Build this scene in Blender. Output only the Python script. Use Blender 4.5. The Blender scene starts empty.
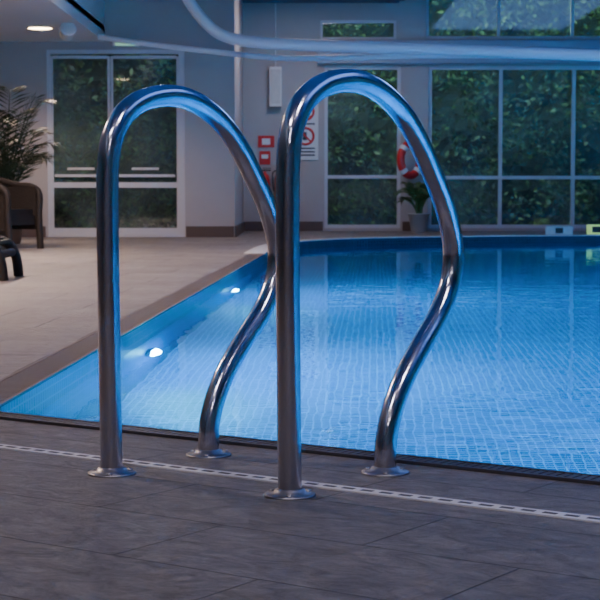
import bpy, bmesh, math, random
from mathutils import Vector, Matrix
from mathutils.geometry import tessellate_polygon
random.seed(7)
scene = bpy.context.scene

# ------------------------------------------------------------------ materials
def mat(name, col=(0.5,0.5,0.5), rough=0.5, metal=0.0, emit=None, estr=0.0, spec=0.5, noise=None, bump=0.0, bscale=40):
    m = bpy.data.materials.new(name); m.use_nodes = True
    nt = m.node_tree; b = nt.nodes['Principled BSDF']
    b.inputs['Base Color'].default_value = (*col,1)
    b.inputs['Roughness'].default_value = rough
    b.inputs['Metallic'].default_value = metal
    b.inputs['Specular IOR Level'].default_value = spec
    if emit:
        b.inputs['Emission Color'].default_value = (*emit,1)
        b.inputs['Emission Strength'].default_value = estr
    if noise or bump:
        tc = nt.nodes.new('ShaderNodeTexCoord')
        n = nt.nodes.new('ShaderNodeTexNoise'); n.inputs['Scale'].default_value = bscale
        n.inputs['Detail'].default_value = 5
        nt.links.new(tc.outputs['Object'], n.inputs['Vector'])
        if noise:
            mx = nt.nodes.new('ShaderNodeMix'); mx.data_type='RGBA'
            mx.inputs['A'].default_value=(*col,1); mx.inputs['B'].default_value=(*noise,1)
            nt.links.new(n.outputs['Fac'], mx.inputs['Factor'])
            nt.links.new(mx.outputs['Result'], b.inputs['Base Color'])
        if bump:
            bp = nt.nodes.new('ShaderNodeBump'); bp.inputs['Strength'].default_value=bump
            bp.inputs['Distance'].default_value=0.01
            nt.links.new(n.outputs['Fac'], bp.inputs['Height'])
            nt.links.new(bp.outputs['Normal'], b.inputs['Normal'])
    return m

class NT:
    def __init__(s, m): s.t=m.node_tree
    def val(s, sock, v):
        if isinstance(v,(int,float)): sock.default_value=v
        else: s.t.links.new(v, sock)
    def math(s, op, a, b=0.0, c=0.0):
        n=s.t.nodes.new('ShaderNodeMath'); n.operation=op
        s.val(n.inputs[0],a); s.val(n.inputs[1],b); s.val(n.inputs[2],c)
        return n.outputs[0]
    def mix(s, f, a, b):
        n=s.t.nodes.new('ShaderNodeMix'); n.data_type='RGBA'
        s.val(n.inputs['Factor'],f)
        for k,v in (('A',a),('B',b)):
            if isinstance(v,tuple): n.inputs[k].default_value=(*v,1)
            else: s.t.links.new(v,n.inputs[k])
        return n.outputs['Result']
    def comb(s,x,y,z=0.0):
        n=s.t.nodes.new('ShaderNodeCombineXYZ')
        s.val(n.inputs[0],x); s.val(n.inputs[1],y); s.val(n.inputs[2],z)
        return n.outputs[0]

EX, EY = 0.822, -0.570      # direction of the near pool edge
NX, NY = 0.570, 0.822       # direction from deck into the pool
LK = 0.0456                 # slope of left pool side

def deck_material():
    m = mat('deck_tile_stone', rough=0.42); T=NT(m); nt=m.node_tree; b=nt.nodes['Principled BSDF']
    g = nt.nodes.new('ShaderNodeNewGeometry'); sp=nt.nodes.new('ShaderNodeSeparateXYZ')
    nt.links.new(g.outputs['Position'], sp.inputs[0]); x,y=sp.outputs[0],sp.outputs[1]
    u = T.math('ADD', T.math('MULTIPLY',x,EX), T.math('MULTIPLY',y,EY))
    v = T.math('ADD', T.math('MULTIPLY',x,NX), T.math('MULTIPLY',y,NY))
    u2= T.math('ADD', x, T.math('MULTIPLY',y,-LK))
    v2= T.math('ADD', y, T.math('MULTIPLY',x,LK))
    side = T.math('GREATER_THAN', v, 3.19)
    def brick(vec, w, h, off, ms):
        n=nt.nodes.new('ShaderNodeTexBrick'); nt.links.new(vec,n.inputs['Vector'])
        n.inputs['Scale'].default_value=1; n.inputs['Brick Width'].default_value=w
        n.inputs['Row Height'].default_value=h; n.inputs['Mortar Size'].default_value=ms
        n.inputs['Mortar Smooth'].default_value=0.5; n.offset=off
        n.inputs['Color1'].default_value=(0.0,0.0,0.0,1); n.inputs['Color2'].default_value=(1,1,1,1)
        n.inputs['Mortar'].default_value=(0.5,0.5,0.5,1)
        return n
    b1=brick(T.comb(u,T.math('ADD',v,0.05)),0.6,0.3,0.5,0.0026); b2=brick(T.comb(u2,v2),0.6,0.6,0.5,0.006)
    fac = T.math('ADD', T.math('MULTIPLY',b1.outputs['Fac'],T.math('SUBTRACT',1.0,side)), T.math('MULTIPLY',b2.outputs['Fac'],side))
    tv = T.mix(side,b1.outputs['Color'],b2.outputs['Color'])
    # slate-like texture: stretched, ridged noise
    n=nt.nodes.new('ShaderNodeTexNoise'); n.inputs['Scale'].default_value=18; n.inputs['Detail'].default_value=12; n.inputs['Roughness'].default_value=0.82; n.inputs['Distortion'].default_value=1.4
    nt.links.new(T.comb(T.math('MULTIPLY',u,0.6),v),n.inputs['Vector'])
    n2=nt.nodes.new('ShaderNodeTexNoise'); n2.inputs['Scale'].default_value=2.0; n2.inputs['Detail'].default_value=4
    nt.links.new(g.outputs['Position'],n2.inputs['Vector'])
    mr=nt.nodes.new('ShaderNodeMapRange'); mr.inputs[1].default_value=0.36; mr.inputs[2].default_value=0.64
    nt.links.new(n.outputs['Fac'],mr.inputs[0])
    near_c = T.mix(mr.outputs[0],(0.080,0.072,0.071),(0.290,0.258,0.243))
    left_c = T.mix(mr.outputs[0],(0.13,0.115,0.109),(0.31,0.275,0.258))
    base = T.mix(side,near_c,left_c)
    rgb=nt.nodes.new('ShaderNodeRGBToBW'); nt.links.new(tv,rgb.inputs[0])
    hs=nt.nodes.new('ShaderNodeHueSaturation'); nt.links.new(base,hs.inputs['Color'])
    nt.links.new(T.math('MULTIPLY_ADD',rgb.outputs[0],0.20,0.90),hs.inputs['Value'])
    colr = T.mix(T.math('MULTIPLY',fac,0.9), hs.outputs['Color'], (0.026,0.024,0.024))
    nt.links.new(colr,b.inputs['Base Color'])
    nt.links.new(T.math('MULTIPLY_ADD',n2.outputs['Fac'],0.3,0.26),b.inputs['Roughness'])
    bp=nt.nodes.new('ShaderNodeBump'); bp.inputs['Strength'].default_value=1.0; bp.inputs['Distance'].default_value=0.015
    nt.links.new(T.math('SUBTRACT',n.outputs['Fac'],T.math('MULTIPLY',fac,0.4)),bp.inputs['Height'])
    nt.links.new(bp.outputs['Normal'],b.inputs['Normal'])
    return m

def mosaic_material(name, c1, c2, grout, pitch=0.035, gw=0.17):
    m = mat(name, rough=0.3); T=NT(m); nt=m.node_tree; b=nt.nodes['Principled BSDF']
    g = nt.nodes.new('ShaderNodeNewGeometry'); sp=nt.nodes.new('ShaderNodeSeparateXYZ')
    nt.links.new(g.outputs['Position'], sp.inputs[0]); x,y,z=sp.outputs
    sn=nt.nodes.new('ShaderNodeSeparateXYZ'); nt.links.new(g.outputs['Normal'],sn.inputs[0])
    xx= T.math('ADD', x, T.math('MULTIPLY',y,-LK)); yy= T.math('ADD', y, T.math('MULTIPLY',x,LK))
    masks=[]; cells=[]
    for i,c in enumerate((xx,yy,z)):
        s=T.math('DIVIDE',T.math('ADD',c,10.003),pitch)
        fr=T.math('FRACT',s); cells.append(T.math('FLOOR',s))
        ln=T.math('LESS_THAN',fr,gw if i!=1 else gw*1.5)
        ok=T.math('LESS_THAN',T.math('ABSOLUTE',sn.outputs[i]),0.75)
        masks.append(T.math('MULTIPLY',ln,ok))
        cells[-1]=T.math('MULTIPLY',cells[-1],ok)
    gm=T.math('MAXIMUM',masks[0],T.math('MAXIMUM',masks[1],masks[2]))
    wn=nt.nodes.new('ShaderNodeTexWhiteNoise'); nt.links.new(T.comb(*cells),wn.inputs[0])
    col=T.mix(gm,T.mix(wn.outputs['Value'],c1,c2),grout)
    nt.links.new(col,b.inputs['Base Color'])
    return m

def glass_material():
    m=bpy.data.materials.new('window_glass_misted'); m.use_nodes=True; nt=m.node_tree
    for n in list(nt.nodes): nt.nodes.remove(n)
    o=nt.nodes.new('ShaderNodeOutputMaterial'); tr=nt.nodes.new('ShaderNodeBsdfTransparent'); tr.inputs[0].default_value=(0.86,0.92,0.93,1)
    gl=nt.nodes.new('ShaderNodeBsdfGlossy'); gl.inputs['Roughness'].default_value=0.03
    df=nt.nodes.new('ShaderNodeBsdfDiffuse'); df.inputs[0].default_value=(0.45,0.62,0.62,1)
    fr=nt.nodes.new('ShaderNodeFresnel'); fr.inputs[0].default_value=1.5
    m1=nt.nodes.new('ShaderNodeMixShader'); m2=nt.nodes.new('ShaderNodeMixShader')
    g=nt.nodes.new('ShaderNodeNewGeometry'); n=nt.nodes.new('ShaderNodeTexNoise'); n.inputs['Scale'].default_value=1.1; n.inputs['Detail'].default_value=4
    nt.links.new(g.outputs['Position'],n.inputs['Vector'])
    mr=nt.nodes.new('ShaderNodeMapRange'); mr.inputs[1].default_value=0.3; mr.inputs[2].default_value=0.7; mr.inputs[3].default_value=0.02; mr.inputs[4].default_value=0.18
    nt.links.new(n.outputs['Fac'],mr.inputs[0]); nt.links.new(mr.outputs[0],m1.inputs[0])
    nt.links.new(tr.outputs[0],m1.inputs[1]); nt.links.new(df.outputs[0],m1.inputs[2])
    nt.links.new(fr.outputs[0],m2.inputs[0]); nt.links.new(m1.outputs[0],m2.inputs[1]); nt.links.new(gl.outputs[0],m2.inputs[2])
    nt.links.new(m2.outputs[0],o.inputs[0]); return m

def water_material():
    m=bpy.data.materials.new('pool_water_surface'); m.use_nodes=True; nt=m.node_tree
    for n in list(nt.nodes): nt.nodes.remove(n)
    o=nt.nodes.new('ShaderNodeOutputMaterial'); gl=nt.nodes.new('ShaderNodeBsdfGlass')
    gl.inputs['IOR'].default_value=1.333; gl.inputs['Roughness'].default_value=0.0; gl.inputs['Color'].default_value=(0.42,0.86,1,1)
    g=nt.nodes.new('ShaderNodeNewGeometry'); n=nt.nodes.new('ShaderNodeTexNoise'); n.inputs['Scale'].default_value=2.6; n.inputs['Detail'].default_value=2.5
    nt.links.new(g.outputs['Position'],n.inputs['Vector'])
    bp=nt.nodes.new('ShaderNodeBump'); bp.inputs['Strength'].default_value=0.4; bp.inputs['Distance'].default_value=0.009
    nt.links.new(n.outputs['Fac'],bp.inputs['Height']); nt.links.new(bp.outputs['Normal'],gl.inputs['Normal'])
    nt.links.new(gl.outputs[0],o.inputs[0]); return m

def steel_material(name='brushed_steel',col=(0.60,0.58,0.63),r0=0.07,r1=0.22):
    m=mat(name,col,0.2,1.0); nt=m.node_tree; b=nt.nodes['Principled BSDF']
    g=nt.nodes.new('ShaderNodeNewGeometry'); n=nt.nodes.new('ShaderNodeTexNoise'); n.inputs['Scale'].default_value=30; n.inputs['Detail'].default_value=8; n.inputs['Roughness'].default_value=0.7
    nt.links.new(g.outputs['Position'],n.inputs['Vector'])
    mr=nt.nodes.new('ShaderNodeMapRange'); mr.inputs[1].default_value=0.3; mr.inputs[2].default_value=0.7; mr.inputs[3].default_value=r0; mr.inputs[4].default_value=r1
    nt.links.new(n.outputs['Fac'],mr.inputs[0]); nt.links.new(mr.outputs[0],b.inputs['Roughness'])
    bp=nt.nodes.new('ShaderNodeBump'); bp.inputs['Strength'].default_value=0.3; bp.inputs['Distance'].default_value=0.002
    nt.links.new(n.outputs['Fac'],bp.inputs['Height']); nt.links.new(bp.outputs['Normal'],b.inputs['Normal'])
    return m

DECK=deck_material()
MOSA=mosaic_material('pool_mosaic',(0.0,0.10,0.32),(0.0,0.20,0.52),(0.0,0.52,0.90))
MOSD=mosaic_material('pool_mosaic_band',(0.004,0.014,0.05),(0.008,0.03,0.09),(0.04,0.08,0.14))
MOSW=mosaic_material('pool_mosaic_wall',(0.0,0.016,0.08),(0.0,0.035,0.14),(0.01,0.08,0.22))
GLASS=glass_material(); WATER=water_material(); STEEL=steel_material(); STEELD=steel_material('dull_steel',(0.30,0.29,0.31),0.30,0.5)
WALL=mat('wall_paint',(0.50,0.455,0.44),0.8,noise=(0.45,0.415,0.41),bump=0.1,bscale=6)
WALLB=mat('wall_paint_upper',(0.42,0.44,0.52),0.8,noise=(0.38,0.40,0.50),bscale=4)
CEIL=mat('ceiling_white',(0.70,0.67,0.66),0.8,bump=0.05,bscale=12)
CEILD=mat('ceiling_slate_blue',(0.09,0.12,0.22),0.8,bump=0.05,bscale=12)
FRAME=mat('window_frame_white',(0.62,0.63,0.68),0.4,bump=0.02)
DUCT=mat('duct_white',(0.88,0.88,0.92),0.35,bump=0.02)
SKIRT=mat('skirting_brown',(0.13,0.09,0.08),0.5,bump=0.05)
GRATE=mat('grating_brown',(0.14,0.105,0.095),0.5,bump=0.1)
GRATED=mat('grating_dark',(0.055,0.05,0.058),0.45,bump=0.1)
BLACK=mat('void_black',(0.01,0.01,0.012),0.7,bump=0.02)
SLOT=mat('drain_slot',(0.08,0.075,0.08),0.7,bump=0.02)
DRAINW=mat('drain_white',(0.76,0.73,0.71),0.45,noise=(0.54,0.53,0.52),bscale=15)
RED=mat('red_plastic',(0.70,0.025,0.025),0.35,bump=0.02)
WHITE=mat('white_plastic',(0.8,0.8,0.8),0.4,bump=0.02)
WICK=mat('wicker_brown',(0.009,0.007,0.007),0.6,noise=(0.022,0.016,0.015),spec=0.3,bump=0.6,bscale=60)
LEAF=mat('leaf_green',(0.035,0.10,0.025),0.5,noise=(0.09,0.18,0.05),bscale=8)
LEAFD=mat('palm_leaf_dark',(0.010,0.026,0.010),0.5,noise=(0.025,0.05,0.018),bscale=8)
HEDGE=mat('hedge_core',(0.008,0.022,0.010),0.9,noise=(0.025,0.05,0.022),bump=0.6,bscale=10)
SOIL=mat('soil',(0.05,0.035,0.02),0.9,bump=0.5)
POTW=mat('pot_white',(0.5,0.48,0.46),0.5,bump=0.05)
POTB=mat('pot_brown',(0.12,0.08,0.06),0.5,bump=0.05)
GRASS=mat('grass',(0.02,0.05,0.015),0.9,noise=(0.04,0.09,0.03),bump=0.4,bscale=30)
LENSB=mat('pool_lens',(0.8,0.9,1),0.2,emit=(0.30,0.8,1.0),estr=300,bump=0.01)
LENSW=mat('downlight_lens',(1,0.9,0.7),0.3,emit=(1.0,0.72,0.40),estr=20,bump=0.01)
LENSG=mat('indicator_lens',(0.5,1,0.6),0.3,emit=(0.5,1.0,0.5),estr=0.5,bump=0.01)
YELG=mat('marker_yellow_green',(0.50,0.72,0.12),0.5,emit=(0.55,0.9,0.35),estr=0.5,bump=0.02)  # emission added so the marker shows as a small bright spot
INK=mat('sign_ink',(0.03,0.03,0.04),0.6,bump=0.02)

# ------------------------------------------------------------------ mesh builder
class MB:
    def __init__(s): s.v=[]; s.f=[]; s.mi=[]; s.mats=[]; s.sm=[]
    def m(s,mt):
        if mt not in s.mats: s.mats.append(mt)
        return s.mats.index(mt)
    def add(s,vs,fs,mt,smooth=False):
        o=len(s.v); s.v+= [tuple(p) for p in vs]; k=s.m(mt)
        for f in fs: s.f.append([i+o for i in f]); s.mi.append(k); s.sm.append(smooth)
    def box(s,c,d,mt,rz=0.0,M=None):
        hx,hy,hz=d[0]/2,d[1]/2,d[2]/2
        R=Matrix.Rotation(rz,3,'Z') if M is None else M
        vs=[Vector(c)+R@Vector((sx*hx,sy*hy,sz*hz)) for sz in(-1,1) for sy in(-1,1) for sx in(-1,1)]
        s.add(vs,[(0,2,3,1),(4,5,7,6),(0,1,5,4),(2,6,7,3),(0,4,6,2),(1,3,7,5)],mt)
    def tube(s,path,r,mt,seg=20,closed=False,squash=None):
        P=[Vector(p) for p in path]; n=len(P); rr=r if isinstance(r,(list,tuple)) else [r]*n
        T=[]
        for i in range(n):
            a=P[(i-1)%n] if (closed or i>0) else P[i]; b=P[(i+1)%n] if (closed or i<n-1) else P[i]
            T.append((b-a).normalized())
        up=Vector((0,0,1)) if abs(T[0].z)<0.9 else Vector((1,0,0))
        nrm=(up-T[0]*up.dot(T[0])).normalized(); vs=[]
        for i in range(n):
            nrm=(nrm-T[i]*nrm.dot(T[i])).normalized(); bi=T[i].cross(nrm)
            for k in range(seg):
                a=2*math.pi*k/seg; vs.append(P[i]+(nrm*math.cos(a)+bi*math.sin(a))*rr[i])
        fs=[]
        for i in range(n if closed else n-1):
            j=(i+1)%n
            for k in range(seg):
                k2=(k+1)%seg; fs.append((i*seg+k,i*seg+k2,j*seg+k2,j*seg+k))
        s.add(vs,fs,mt,True)
        if not closed:
            s.add(vs[:seg],[tuple(range(seg))[::-1]],mt); s.add(vs[-seg:],[tuple(range(seg))],mt)
    def lathe(s,c,prof,mt,seg=24,M=None):
        M=M or Matrix.Identity(3); vs=[]
        for (r,z) in prof:
            for k in range(seg):
                a=2*math.pi*k/seg; vs.append(Vector(c)+M@Vector((r*math.cos(a),r*math.sin(a),z)))
        fs=[]
        for i in range(len(prof)-1):
            for k in range(seg):
                k2=(k+1)%seg; fs.append((i*seg+k,i*seg+k2,(i+1)*seg+k2,(i+1)*seg+k))
        s.add(vs,fs,mt,True)
        s.add(vs[:seg],[tuple(range(seg))[::-1]],mt); s.add(vs[-seg:],[tuple(range(seg))],mt)
    def done(s,name,bevel=0,autos=True):
        me=bpy.data.meshes.new(name); me.from_pydata(s.v,[],s.f)
        for mt in s.mats: me.materials.append(mt)
        for p,k,sm in zip(me.polygons,s.mi,s.sm): p.material_index=k; p.use_smooth=sm
        me.update(); ob=bpy.data.objects.new(name,me); scene.collection.objects.link(ob)
        if bevel:
            b=ob.modifiers.new('bevel','BEVEL'); b.width=bevel; b.segments=2; b.limit_method='ANGLE'
        return ob

def crom(pts,sub=6):
    out=[]; n=len(pts)
    for i in range(n-1):
        p0=Vector(pts[max(i-1,0)]);p1=Vector(pts[i]);p2=Vector(pts[i+1]);p3=Vector(pts[min(i+2,n-1)])
        for k in range(sub):
            t=k/sub; out.append(0.5*((2*p1)+(p2-p0)*t+(2*p0-5*p1+4*p2-p3)*t*t+(3*p1-p0-3*p2+p3)*t**3))
    out.append(Vector(pts[-1])); return out

# ------------------------------------------------------------------ pool outline
A=(-0.842,4.463); B=(9.0,-2.36)
far=[(9.0,22.5),(6.5,22.2),(3.95,21.8),(2.1,21.3),(0.85,20.6),(0.1,19.5),(-0.22,17.8),(-0.331,15.6)]
farc=[(p.x,p.y) for p in crom([(x,y,0) for x,y in far],6)]
POOL=[A,B]+farc      # counter-clockwise
WZ=-0.085; PZ=-1.35

# floor / deck
outer=[(-9,-7),(14,-7),(14,24.5),(-9,24.5)]
def tess(loops,z,mt,name,flip=False):
    L=[[Vector((x,y,0)) for x,y in l] for l in loops]
    flat=[v for l in L for v in l]; tr=tessellate_polygon(L)
    mb=MB(); fs=[]
    for t in tr:
        a,b,c=[flat[i] for i in t]
        up=(b-a).cross(c-a).z>0
        fs.append(tuple(t) if up else tuple(reversed(t)))
    mb.add([(v.x,v.y,z) for v in flat],fs,mt); return mb
mb=tess([outer,list(reversed(POOL))],0.0,DECK,'floor'); mb.done('floor')

# pool basin
mb=tess([POOL],PZ,MOSA,'b')
n=len(POOL)
for i in range(n):
    a=POOL[i]; b=POOL[(i+1)%n]
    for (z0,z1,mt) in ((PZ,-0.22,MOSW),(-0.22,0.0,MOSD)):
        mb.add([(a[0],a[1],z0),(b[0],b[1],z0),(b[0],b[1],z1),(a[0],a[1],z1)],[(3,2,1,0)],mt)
mb.done('swimming_pool_basin')
mb=tess([POOL],WZ,WATER,'w'); mb.done('pool_water')

# gratings: left side + near side + far side
def along(p,q,w,off,mt,name,pitch,slat):
    p=Vector((*p,0)); q=Vector((*q,0)); d=(q-p); L=d.length; d.normalize(); nn=Vector((d.y,-d.x,0))
    rz=math.atan2(d.y,d.x); mb=MB()
    c=(p+q)/2+nn*(off+w/2); mb.box((c.x,c.y,0.001),(L,w,0.003),BLACK,rz)
    k=0.0
    while k<L:
        c=p+d*(k+slat/2)+nn*(off+w/2); mb.box((c.x,c.y,0.003),(slat,w,0.006),mt,rz); k+=pitch
    for o in (0.006,w-0.006):
        c=(p+q)/2+nn*(off+o); mb.box((c.x,c.y,0.0035),(L,0.012,0.008),mt,rz)
    return mb.done(name)
along((-0.335,15.5),A,0.14,0.0,GRATE,'overflow_grating',0.03,0.018)
along(A,B,0.075,0.0,GRATED,'overflow_grating',0.020,0.015)
mb=MB()
for i in range(len(farc)-1):
    a=Vector((*farc[i],0)); b=Vector((*farc[i+1],0)); d=(b-a).normalized(); nn=Vector((d.y,-d.x,0)); L=(b-a).length
    c=(a+b)/2+nn*0.10
    mb.box((c.x,c.y,0.006),(L+0.02,0.2,0.012),DRAINW,math.atan2(d.y,d.x))
mb.done('pool_coping_far')

# white slotted drain channel in the deck
dc=2.775; mb=MB(); rz=math.atan2(EY,EX)
def en(u,v): return (EX*u+NX*v, EY*u+NY*v)
u0,u1=-7.0,6.5
c=en((u0+u1)/2,dc); mb.box((c[0],c[1],0.0015),(u1-u0,0.042,0.003),DRAINW,rz)
u=u0
while u<u1:
    c=en(u+0.02,dc+0.0); mb.box((c[0],c[1],0.0022),(0.028,0.013,0.0028),SLOT,rz); u+=0.045
mb.done('slotted_drain_channel')

# ------------------------------------------------------------------ pool hand rails
prof=[(0,0.004),(-0.002,0.10),(-0.004,0.25),(-0.006,0.40),(-0.007,0.55),(-0.006,0.64),(0.0,0.70),(0.015,0.742),(0.048,0.784),(0.105,0.815),(0.18,0.829),(0.25,0.826),
(0.32,0.805),(0.387,0.766),(0.447,0.709),(0.497,0.646),(0.541,0.584),(0.574,0.516),(0.586,0.458),(0.571,0.393),(0.521,0.322),(0.452,0.257),(0.39,0.193),(0.347,0.126),(0.327,0.065),(0.325,0.004)]
def rail(front,rear,sz):
    f=Vector((*front,0)); r=Vector((*rear,0)); u=(r-f)/0.325
    pts=[f+u*s+Vector((0,0,z*sz)) for s,z in prof]
    mb=MB(); mb.tube(crom(pts,6),0.0238,STEEL,32)
    for p in (f,r):
        mb.lathe(p,[(0.052,0.0),(0.052,0.003),(0.049,0.005),(0.034,0.006),(0.030,0.013),(0.026,0.015),(0.022,0.015)],STEELD,40)
        for k in range(3):
            a=k*2.094+0.5; q=p+Vector((math.cos(a)*0.042,math.sin(a)*0.042,0.005))
            mb.lathe(q,[(0.006,0),(0.006,0.002),(0.003,0.004)],STEELD,10)
    return mb.done('pool_grab_rail')
rail((-0.403,3.500),(-0.209,3.745),0.98)
rail((-0.020,3.247),(0.183,3.509),1.0)

# ------------------------------------------------------------------ room shell
def wall_open(name,axis,pos,th,a0,a1,z0,z1,ops,mt):
    xs=sorted(set([a0,a1]+[o[0] for o in ops]+[o[1] for o in ops])); mb=MB()
    for i in range(len(xs)-1):
        x0,x1=xs[i],xs[i+1]; cuts=sorted([(o[2],o[3]) for o in ops if o[0]<=x0+1e-6 and o[1]>=x1-1e-6]); z=z0; segs=[]
        for c0,c1 in cuts:
            if c0>z: segs.append((z,c0))
            z=c1
        if z<z1: segs.append((z,z1))
        for s0,s1 in segs:
            if axis=='y': mb.box(((x0+x1)/2,pos+th/2,(s0+s1)/2),(x1-x0,th,s1-s0),mt)
            else: mb.box((pos+th/2,(x0+x1)/2,(s0+s1)/2),(th,x1-x0,s1-s0),mt)
    return mb.done(name)
YB=24.5; YA=21.3
W3=(0.36,1.49,0.04,2.43); W4=(1.90,8.3,0.04,2.43); C1=(0.30,1.42,2.82,3.10); C2=(1.86,8.3,2.83,3.85)
wall_open('wall_back','y',YB,0.2,-0.84,14.2,0,4.3,[W3,W4,C1,C2],WALL)
D1=(-3.25,-1.48,0.0,2.40)
wall_open('wall_doors','y',YA,0.2,-9.2,-0.84,0,4.3,[D1],WALL)
wall_open('wall_return','x',-1.04,0.2,YA+0.2,YB+0.2,0,4.3,[],WALL)
wall_open('wall_left','x',-9.2,0.2,-7,YA,0,4.3,[],WALL)
wall_open('wall_right','x',14.0,0.2,-7,YB,0,4.3,[],WALL)
wall_open('wall_front','y',-7.2,0.2,-9.2,14.2,0,4.3,[],WALL)
mb=MB(); mb.box((7.2,YB-0.06,2.63),(13.9,0.12,0.34),WALLB); mb.done('trim_1',0.01)
# ceilings
mb=MB(); mb.box((-5.85,7.15,2.60),(6.7,28.3,0.2),CEIL); mb.box((-2.55,7.15,3.0),(0.1,28.3,0.75),CEIL); mb.done('ceiling_soffit')
mb=MB(); mb.box((-0.55,8.7,3.42),(4.0,31.6,0.14),CEILD); mb.box((1.48,8.7,3.83),(0.1,31.6,0.9),CEILD); mb.done('ceiling_mid')
mb=MB(); mb.box((2.5,8.7,4.38),(23.4,31.8,0.14),CEILD); mb.done('ceiling')
# baseboards
mb=MB(); mb.box((-1.16,YA-0.012,0.07),(0.62,0.024,0.14),SKIRT); mb.box((-0.828,22.9,0.07),(0.024,3.2,0.14),SKIRT); mb.done('baseboard_doors')
mb=MB(); mb.box((-0.24,YB-0.012,0.07),(1.16,0.024,0.14),SKIRT); mb.box((1.70,YB-0.012,0.07),(0.36,0.024,0.14),SKIRT); mb.done('baseboard_back')
mb=MB(); mb.box((-6.13,YA-0.012,0.07),(5.7,0.024,0.14),SKIRT); mb.done('baseboard_left')

# windows
def window(name,op,y,mull,rails,fw=0.05):
    x0,x1,z0,z1=op; mb=MB(); yc=y+0.08
    mb.box(((x0+x1)/2,yc,(z0+z1)/2),(x1-x0,0.012,z1-z0),GLASS)
    mb.box(((x0+x1)/2,yc,z0+fw/2),(x1-x0,0.09,fw),FRAME); mb.box(((x0+x1)/2,yc,z1-fw/2),(x1-x0,0.09,fw),FRAME)
    for x in [x0+fw/2,x1-fw/2]+mull: mb.box((x,yc,(z0+z1)/2),(fw,0.088,z1-z0-2*fw),FRAME)
    xs=[x0+fw/2]+mull+[x1-fw/2]
    for z in rails:
        for i in range(len(xs)-1): mb.box(((xs[i]+xs[i+1])/2,yc,z),(xs[i+1]-xs[i]-fw,0.086,fw),FRAME)
    return mb.done(name)
window('window_1',W3,YB,[],[0.80])
window('window_2',W4,YB,[2.97,4.05,5.1,6.15,7.2],[0.79])
window('window_3',C1,YB,[],[],0.035)
window('window_4',C2,YB,[2.93,4.02,5.1,6.15,7.2],[],0.04)

# glazed double doors
mb=MB(); x0,x1,z0,z1=D1; yc=YA+0.08
mb.box((x0+0.02,yc,1.2),(0.04,0.12,2.4),FRAME); mb.box((x1-0.04,yc,1.2),(0.08,0.12,2.4),FRAME); mb.box(((x0+x1)/2-0.02,yc,2.375),(x1-x0-0.12,0.12,0.05),FRAME)
mb.box(((x0+x1)/2,yc,0.012),(x1-x0,0.16,0.024),FRAME)
xm=-2.44
for a,b in ((x0+0.04,xm-0.005),(xm+0.005,x1-0.08)):
    c=(a+b)/2; w=b-a
    mb.box((c,yc,1.17),(w,0.01,2.28),GLASS)
    for x in (a+0.015,b-0.015): mb.box((x,yc,1.175),(0.03,0.05,2.29),FRAME)
    mb.box((c,yc,0.07),(w-0.06,0.048,0.09),FRAME); mb.box((c,yc,2.31),(w-0.06,0.048,0.04),FRAME)
    mb.box((c,yc,0.67),(w-0.06,0.048,0.07),FRAME); mb.box((c,yc-0.045,0.79),(w-0.10,0.02,0.035),FRAME)
    for x in (a+0.12,b-0.12): mb.box((x,yc-0.03,0.79),(0.02,0.03,0.02),FRAME)
    mb.box((c,yc-0.012,0.88),(0.35,0.006,0.03),DRAINW)
mb.done('door_1')

# ------------------------------------------------------------------ ducts / ceiling objects
mb=MB()
mb.tube(crom([(-1.60,20,3.36),(-1.42,20,3.03),(-1.30,20,2.82),(-1.13,20,2.61),(-0.93,20,2.46),(-0.60,20,2.385),(0,20,2.345),(1.82,20,2.285),(3.64,20,2.22),(6.1,20,2.15),(9,20,2.08),(14,20,1.98)],8),0.07,DUCT,20)
mb.done('ventilation_duct')
mb=MB()
mb.tube(crom([(-2.50,20.6,2.50),(-2.1,20.6,2.44),(-1.2,20.6,2.33),(-0.3,20.6,2.24),(0.4,20.6,2.24),(2.0,20.6,2.27),(4.0,20.6,2.24),(8,20.6,2.2),(13.95,20.6,2.15)],6),0.035,DUCT,14)
mb.done('air_supply_pipe')
# downlights
def downlight(x,y,e=600):
    mb=MB(); mb.lathe((x,y,2.492),[(0.17,0.008),(0.17,-0.004),(0.15,-0.008),(0.14,-0.004)],WHITE,32)
    mb.lathe((x,y,2.487),[(0.135,0.0),(0.135,-0.003),(0.12,-0.006)],LENSW,32); mb.done('recessed_downlight')
    l=bpy.data.lights.new('downlight_lamp','SPOT'); l.energy=e; l.color=(1.0,0.73,0.58); l.spot_size=math.radians(150); l.spot_blend=0.6; l.shadow_soft_size=0.12
    o=bpy.data.objects.new('downlight_lamp',l); o.location=(x,y,2.46); scene.collection.objects.link(o)
downlight(-3.03,19.4,230); downlight(-3.03,14.5,880); downlight(-3.03,10.0,1000); downlight(-3.2,6.0,520)
# spot projector under soffit
mb=MB(); Rm=Matrix.Rotation(math.radians(65),3,'X')@Matrix.Rotation(math.radians(15),3,'Y')
mb.tube([(-2.66,19.0,2.5),(-2.66,19.0,2.44)],0.012,WHITE,10)
mb.lathe((-2.66,19.0,2.40),[(0.05,-0.10),(0.075,-0.07),(0.085,0.05),(0.095,0.09),(0.09,0.10)],WHITE,24,Rm)
mb.box((-2.66,19.0,2.45),(0.2,0.03,0.02),WHITE); mb.done('spotlight_projector')
mb=MB(); mb.box((-2.22,21.25,2.47),(0.34,0.08,0.07),WHITE); mb.box((-2.22,21.205,2.465),(0.26,0.01,0.035),LENSG); mb.done('emergency_light')

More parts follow.
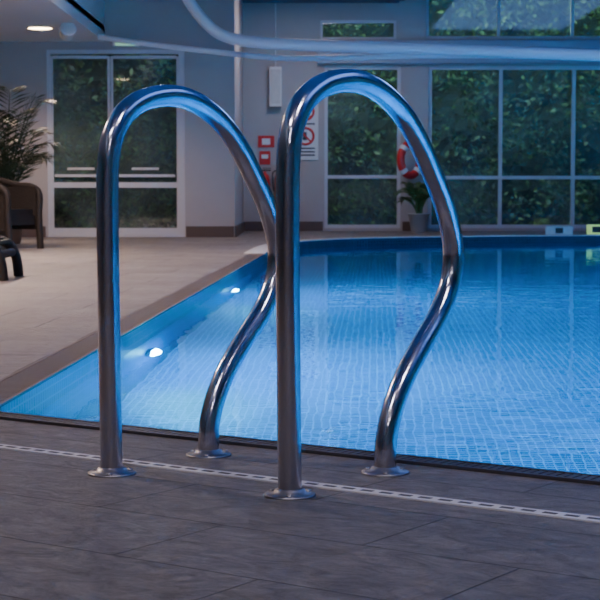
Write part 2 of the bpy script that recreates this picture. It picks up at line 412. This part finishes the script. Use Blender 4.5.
# ------------------------------------------------------------------ wall items
sx=0.08
mb=MB(); mb.box((sx,YB-0.012,1.52),(0.38,0.024,0.94),WHITE)
for z in (1.76,1.40):
    pts=[(sx+0.12*math.cos(a),YB-0.03,z+0.12*math.sin(a)) for a in [2*math.pi*k/28 for k in range(28)]]
    mb.tube(pts,0.018,RED,8,True)
    mb.box((sx,YB-0.03,z),(0.23,0.008,0.025),RED,M=Matrix.Rotation(math.radians(45),3,'Y'))
    mb.box((sx-0.01,YB-0.028,z),(0.06,0.006,0.12),INK)
for z in (1.58,1.22,1.17,1.12): mb.box((sx,YB-0.026,z),(0.28,0.004,0.022),INK)
mb.box((sx,YB-0.026,1.94),(0.32,0.004,0.05),RED)
mb.done('pool_rules_sign',0.003)
mb=MB(); mb.box((-0.36,YB-0.08,2.12),(0.18,0.14,0.58),WHITE); mb.box((-0.36,YB-0.155,2.12),(0.14,0.012,0.5),DRAINW)
mb.tube([(-0.36,YB-0.08,2.41),(-0.36,YB-0.05,2.46),(-0.36,YB-0.05,3.34)],0.008,WHITE,8); mb.done('wall_speaker',0.01)
def extinguisher(x,z,s=1.0):
    mb=MB(); y=YB-0.10
    mb.lathe((x,y,z),[(0.05*s,0),(0.075*s,0.015),(0.078*s,0.34*s),(0.06*s,0.40*s),(0.025*s,0.43*s),(0.022*s,0.46*s)],RED,24)
    mb.box((x+0.02,y,z+0.475*s),(0.14*s,0.025,0.02),INK); mb.box((x+0.03,y,z+0.505*s),(0.13*s,0.02,0.012),INK)
    mb.tube(crom([(x-0.03,y,z+0.46*s),(x-0.10,y-0.01,z+0.42*s),(x-0.10,y-0.02,z+0.25*s),(x-0.085,y-0.03,z+0.12*s)],6),0.011,INK,8)
    mb.box((x,y-0.077*s,z+0.22*s),(0.08,0.006,0.12),WHITE); mb.box((x,YB-0.012,z+0.25*s),(0.06,0.024,0.3),INK)
    mb.done('fire_extinguisher')
extinguisher(-0.52,0.42); extinguisher(-0.30,0.48,0.9)
mb=MB(); mb.box((-0.50,YB-0.008,1.32),(0.24,0.016,0.17),RED); mb.box((-0.50,YB-0.018,1.32),(0.12,0.004,0.09),WHITE)
mb.box((-0.52,YB-0.008,1.08),(0.16,0.016,0.2),RED); mb.box((-0.52,YB-0.018,1.10),(0.1,0.004,0.06),WHITE); mb.done('fire_safety_sign')
# lifebuoy
mb=MB(); cz=1.05; cx=1.62; yb=YB-0.20; an=math.radians(40); pts=[]
for k in range(40):
    a=2*math.pi*k/40; pts.append((cx+0.19*math.cos(a)*math.cos(an),yb-0.0+0.19*math.cos(a)*math.sin(an)*0.6,cz+0.23*math.sin(a)))
mb.tube(pts,0.058,RED,16,True)
for k in (5,15,25,35):
    mb.tube([pts[k-1],pts[k],pts[(k+1)%40]],0.061,WHITE,16)
mb.box((cx,YB-0.02,cz+0.2),(0.06,0.04,0.08),WHITE); mb.tube([(cx,YB-0.02,cz+0.2),(cx,yb,cz+0.18)],0.012,WHITE,8); mb.done('lifebuoy_ring')

# ------------------------------------------------------------------ plants
def frond(mb,base,az,length,lift,droop,mt,nl=16,lw=0.022,ll=0.22):
    P=[]
    for i in range(12):
        t=i/11; r=length*t*(0.75-0.1*t); z=lift*t-droop*t*t
        P.append(Vector((base[0]+math.cos(az)*r,base[1]+math.sin(az)*r,base[2]+z)))
    mb.tube(P,[0.009*(1-0.8*i/11)+0.001 for i in range(12)],mt,6)
    for i in range(nl):
        t=0.22+0.78*i/nl; f=t*11; k=min(int(f),10); p=P[k].lerp(P[k+1],f-k); d=(P[k+1]-P[k]).normalized()
        s=d.cross(Vector((0,0,1))).normalized()
        L=ll*(1-0.5*abs(t-0.5)*1.6)
        for sg in (-1,1):
            q=(s*sg+d*0.8+Vector((0,0,-0.25+random.uniform(-.1,.1)))).normalized(); w=d*lw
            mb.add([p-w*0.3,p+q*L*0.45-w*0.5+Vector((0,0,0.01)),p+q*L,p+q*L*0.45+w*0.5+Vector((0,0,0.01))],[(0,1,2,3)],mt)
def palm(name,x,y,pot,ph,pr,top,spread,nf,mt,z0=0.0,ll=0.22,nl=16):
    mb=MB(); mb.lathe((x,y,z0),[(pr*0.7,0),(pr*0.75,0.01),(pr,ph*0.92),(pr*1.08,ph*0.93),(pr*1.08,ph),(pr*0.95,ph),(pr*0.93,ph*0.93)],pot,28)
    mb.lathe((x,y,z0+ph*0.9),[(pr*0.93,0),(pr*0.9,0.012),(0.01,0.02)],SOIL,20)
    for i in range(5):
        a=i*1.3; mb.tube([(x+0.03*math.cos(a),y+0.03*math.sin(a),z0+ph*0.9),(x+0.05*math.cos(a),y+0.05*math.sin(a),z0+ph+ (top-ph)*0.35)],[0.02,0.012],mt,8)
    H=top-ph
    for i in range(nf):
        a=i*2.399; s=random.uniform(0.55,1); lift=H*random.uniform(0.7,1.25)
        frond(mb,(x+0.03*math.cos(a),y+0.03*math.sin(a),z0+ph+H*0.25*random.random()),a,spread*s*1.4,lift,lift*0.65*s+0.1,mt,ll=ll,nl=nl)
    mb.done(name)
palm('potted_palm',-3.30,18.6,POTB,0.42,0.20,2.0,0.66,30,LEAFD,ll=0.32,nl=13)
palm('potted_palm',1.72,23.9,POTW,0.27,0.15,0.98,0.36,20,LEAF,ll=0.16)

# ------------------------------------------------------------------ furniture
def armchair(x,y,rz):
    mb=MB(); R=Matrix.Rotation(rz,3,'Z')
    def P(a,b,c): v=R@Vector((a,b,0)); return (x+v.x,y+v.y,c)
    mb.box(P(0,0,0.36),(0.56,0.56,0.10),WICK,rz)
    for sx in (-1,1):
        mb.tube(crom([P(sx*0.31,0.30,0.82),P(sx*0.33,0.16,0.72),P(sx*0.34,-0.05,0.66),P(sx*0.34,-0.24,0.64),P(sx*0.33,-0.33,0.56),P(sx*0.32,-0.33,0.35),P(sx*0.31,-0.35,0.0)],6),0.035,WICK,12)
        mb.tube(crom([P(sx*0.30,0.27,0.80),P(sx*0.29,0.27,0.4),P(sx*0.30,0.33,0.0)],6),0.032,WICK,12)
        mb.box(P(sx*0.31,-0.02,0.42),(0.03,0.58,0.44),WICK,rz)
    for k in range(9):
        a=-0.28+0.07*k; h=0.86+0.06*math.cos(a*4)
        mb.tube(crom([P(a,0.26,0.32),P(a,0.29,0.6),P(a,0.36,h)],5),0.026,WICK,8)
    mb.tube(crom([P(-0.31,0.30,0.80),P(-0.2,0.36,0.89),P(0,0.38,0.93),P(0.2,0.36,0.89),P(0.31,0.30,0.80)],6),0.035,WICK,12)
    mb.box(P(0,-0.29,0.30),(0.56,0.03,0.10),WICK,rz)
    mb.done('wicker_armchair')
armchair(-3.12,16.9,math.radians(70))
def lounger(x,y):
    mb=MB(); n=20
    for sy in (-0.30,0.30):
        mb.tube(crom([(x-1.7,y+sy,0.02),(x-1.6,y+sy,0.22),(x-1.2,y+sy,0.30),(x-0.5,y+sy,0.28),(x-0.15,y+sy,0.26),(x-0.03,y+sy,0.17),(x,y+sy,0.0)],6),0.035,WICK,12)
    for k in range(34):
        xx=x-1.62+k*0.047; t=k/33; z=0.30 if t<0.9 else 0.30-(t-0.9)*0.5
        mb.box((xx,y,z),(0.04,0.62,0.022),WICK)
    mb.tube([(x-0.04,y-0.3,0.17),(x-0.04,y+0.3,0.17)],0.03,WICK,10)
    mb.done('sun_lounger')
lounger(-1.98,11.3)

# depth markers on the far pool edge
mb=MB(); mb.box((3.42,21.80,0.072),(0.36,0.03,0.11),DRAINW); mb.box((3.42,21.78,0.072),(0.10,0.012,0.07),INK)
mb.done('depth_marker')
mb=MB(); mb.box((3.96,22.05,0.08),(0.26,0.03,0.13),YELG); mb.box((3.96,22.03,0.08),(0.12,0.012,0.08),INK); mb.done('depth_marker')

# ------------------------------------------------------------------ outdoors
mb=MB(); mb.box((2,34.8,-0.06),(40,20,0.08),GRASS); mb.box((-6,23.1,-0.06),(9.8,3.1,0.08),GRASS); mb.done('lawn')
def hedge(x0,x1,y,h,nl):
    mb=MB(); nx=int((x1-x0)/0.2); nz=int(h/0.2); vs=[];fs=[]
    for j in range(nz+1):
        for i in range(nx+1):
            vs.append((x0+i*0.2+random.uniform(-.05,.05),y+random.uniform(-.12,.12)+0.25*math.sin(i*0.7)*math.cos(j*0.8)+j*0.04,j*0.2-0.02+random.uniform(-.04,.04)*(j>0)))
    for j in range(nz):
        for i in range(nx):
            a=j*(nx+1)+i; fs.append((a,a+1,a+nx+2,a+nx+1))
    mb.add(vs,fs,HEDGE)
    L2=[LEAF,LEAF,LEAFD]
    for k in range(nl):
        p=Vector((random.uniform(x0,x1),y-0.15-random.random()*0.35,random.uniform(0,h)))
        if math.sin(p.x*3.1+1.3*math.sin(p.z*4))*math.cos(p.z*3.7+p.x)<-0.15 and random.random()<0.75: continue
        s=random.uniform(0.03,0.075); d=Vector((random.uniform(-1,1),random.uniform(-.9,.2),random.uniform(-.6,1))).normalized()
        w=d.cross(Vector((random.uniform(-1,1),random.uniform(-1,1),random.uniform(-1,1)))).normalized()*s*0.45
        mb.add([p,p+d*s+w,p+d*s*2,p+d*s-w],[(0,1,2,3)],random.choice(L2))
    mb.done('garden_hedge')
hedge(-5.2,-1.3,23.2,3.0,8000)
hedge(-0.5,9.5,27.0,5.4,26000)

# ------------------------------------------------------------------ lights
def area(name,loc,rot,size,e,col,sy=None,mis=True):
    l=bpy.data.lights.new(name,'AREA'); l.energy=e; l.color=col; l.size=size
    if sy: l.shape='RECTANGLE'; l.size_y=sy
    else: l.shape='DISK'
    try: l.cycles.use_multiple_importance_sampling=mis
    except Exception: pass
    o=bpy.data.objects.new(name,l); o.location=loc; o.rotation_euler=rot; scene.collection.objects.link(o); return o
def aim(o,t): o.rotation_euler=(Vector(t)-o.location).to_track_quat('-Z','Y').to_euler()

PB=(0.0,0.62,1.0)
def poollight(x,y,z,nx,ny,e,halo=0):
    d=Vector((nx,ny,0)).normalized(); M=d.to_track_quat('Z','Y').to_matrix()
    mb=MB(); mb.lathe((x,y,z),[(0.13,0),(0.13,0.015),(0.118,0.025),(0.112,0.02)],STEEL,28,M)
    c=Vector((x,y,z))+d*0.018; mb.lathe(c,[(0.11,0),(0.10,0.014),(0.05,0.035)],LENSB,28,M); mb.done('underwater_pool_light')
    o=area('pool_lamp',Vector((x,y,z))+d*0.08,(0,0,0),0.18,e,PB,mis=False); aim(o,Vector((x,y,z))+d*3+Vector((0,0,-0.25)))
    if halo:
        l=bpy.data.lights.new('added_halo_fill','POINT'); l.energy=halo; l.color=(0.08,0.70,1.0); l.shadow_soft_size=0.05  # extra point light added to strengthen the halo around the fixture
        try: l.cycles.use_multiple_importance_sampling=False
        except Exception: pass
        o=bpy.data.objects.new('added_halo_fill',l); o.location=Vector((x,y,z))+d*0.25; scene.collection.objects.link(o)
def lx(y): return -0.842+(y-4.463)*0.0459
poollight(lx(7.6),7.6,-0.62,1,-0.0456,150,260)
poollight(lx(11.9),11.9,-0.55,1,-0.0456,190,300)
for t in (2.2,4.6,7.2,10.0):  # unseen near-wall fixtures, added to even out the pool brightness
    poollight(A[0]+EX*t,A[1]+EY*t,-0.6,NX,NY,200 if t>3 else 110)
for y in (2,7,12,17): poollight(9.0,y,-0.6,-1,0,250)  # unseen right-wall fixtures, added for the same even brightness
poollight(6.5,22.17,-0.6,0.15,-1,160)  # out-of-view far fixture, also added to brighten the pool

# added overhead fill lights, without fixtures
area('added_hall_fill',(4.5,14,4.28),(0,0,0),3.0,200,(0.24,0.42,1.0),6.0)  # added blue fill for the duct, ceiling and water reflections
area('added_hall_fill',(4.5,4,4.28),(0,0,0),3.0,65,(0.26,0.42,1.0),5.0)
area('added_warm_fill',(-1.6,15.5,3.33),(0,0,0),0.8,55,(1.0,0.83,0.80),0.8)  # added warm fill for the walls and soffit
area('added_warm_fill',(0.2,22.2,3.33),(0,0,0),0.8,32,(0.98,0.84,0.90),0.8)
area('added_deck_fill',(-1.0,0.8,3.33),(0,0,0),0.35,42,(1.0,0.87,0.90),0.35)  # added to lift the deck and put highlight streaks on the rails
area('added_deck_fill',(0.9,1.5,3.33),(0,0,0),0.35,38,(0.98,0.87,0.92),0.35)
area('added_deck_fill',(-0.2,-2.5,3.33),(0,0,0),0.35,44,(0.94,0.87,1.0),0.35)
# fill lights added outside to brighten the hedges
o=area('added_hedge_fill',(-2.4,21.75,2.7),(0,0,0),0.5,13,(0.80,1.0,0.95)); aim(o,(-2.4,23.2,1.2))
for x in (1.0,3.2,6.0):
    o=area('added_hedge_fill',(x,25.0,4.2),(0,0,0),0.6,90,(0.74,0.96,0.98)); aim(o,(x,27.0,1.6))

# world: dusk sky
w=bpy.data.worlds.new('World'); scene.world=w; w.use_nodes=True; nt=w.node_tree
sky=nt.nodes.new('ShaderNodeTexSky'); sky.sky_type='NISHITA'; sky.sun_elevation=math.radians(1.0); sky.sun_disc=False; sky.sun_rotation=math.radians(180)
bg=nt.nodes['Background']; nt.links.new(sky.outputs[0],bg.inputs[0]); bg.inputs[1].default_value=0.25

# ------------------------------------------------------------------ camera
cd=bpy.data.cameras.new('camera'); cam=bpy.data.objects.new('camera',cd); scene.collection.objects.link(cam)
cam.location=(0,0,0.606); cam.rotation_euler=(math.radians(90-3.814),0,0)
cd.sensor_width=36; cd.lens=99; cd.clip_end=200
cd.dof.use_dof=True; cd.dof.focus_distance=3.5; cd.dof.aperture_fstop=22
scene.camera=cam
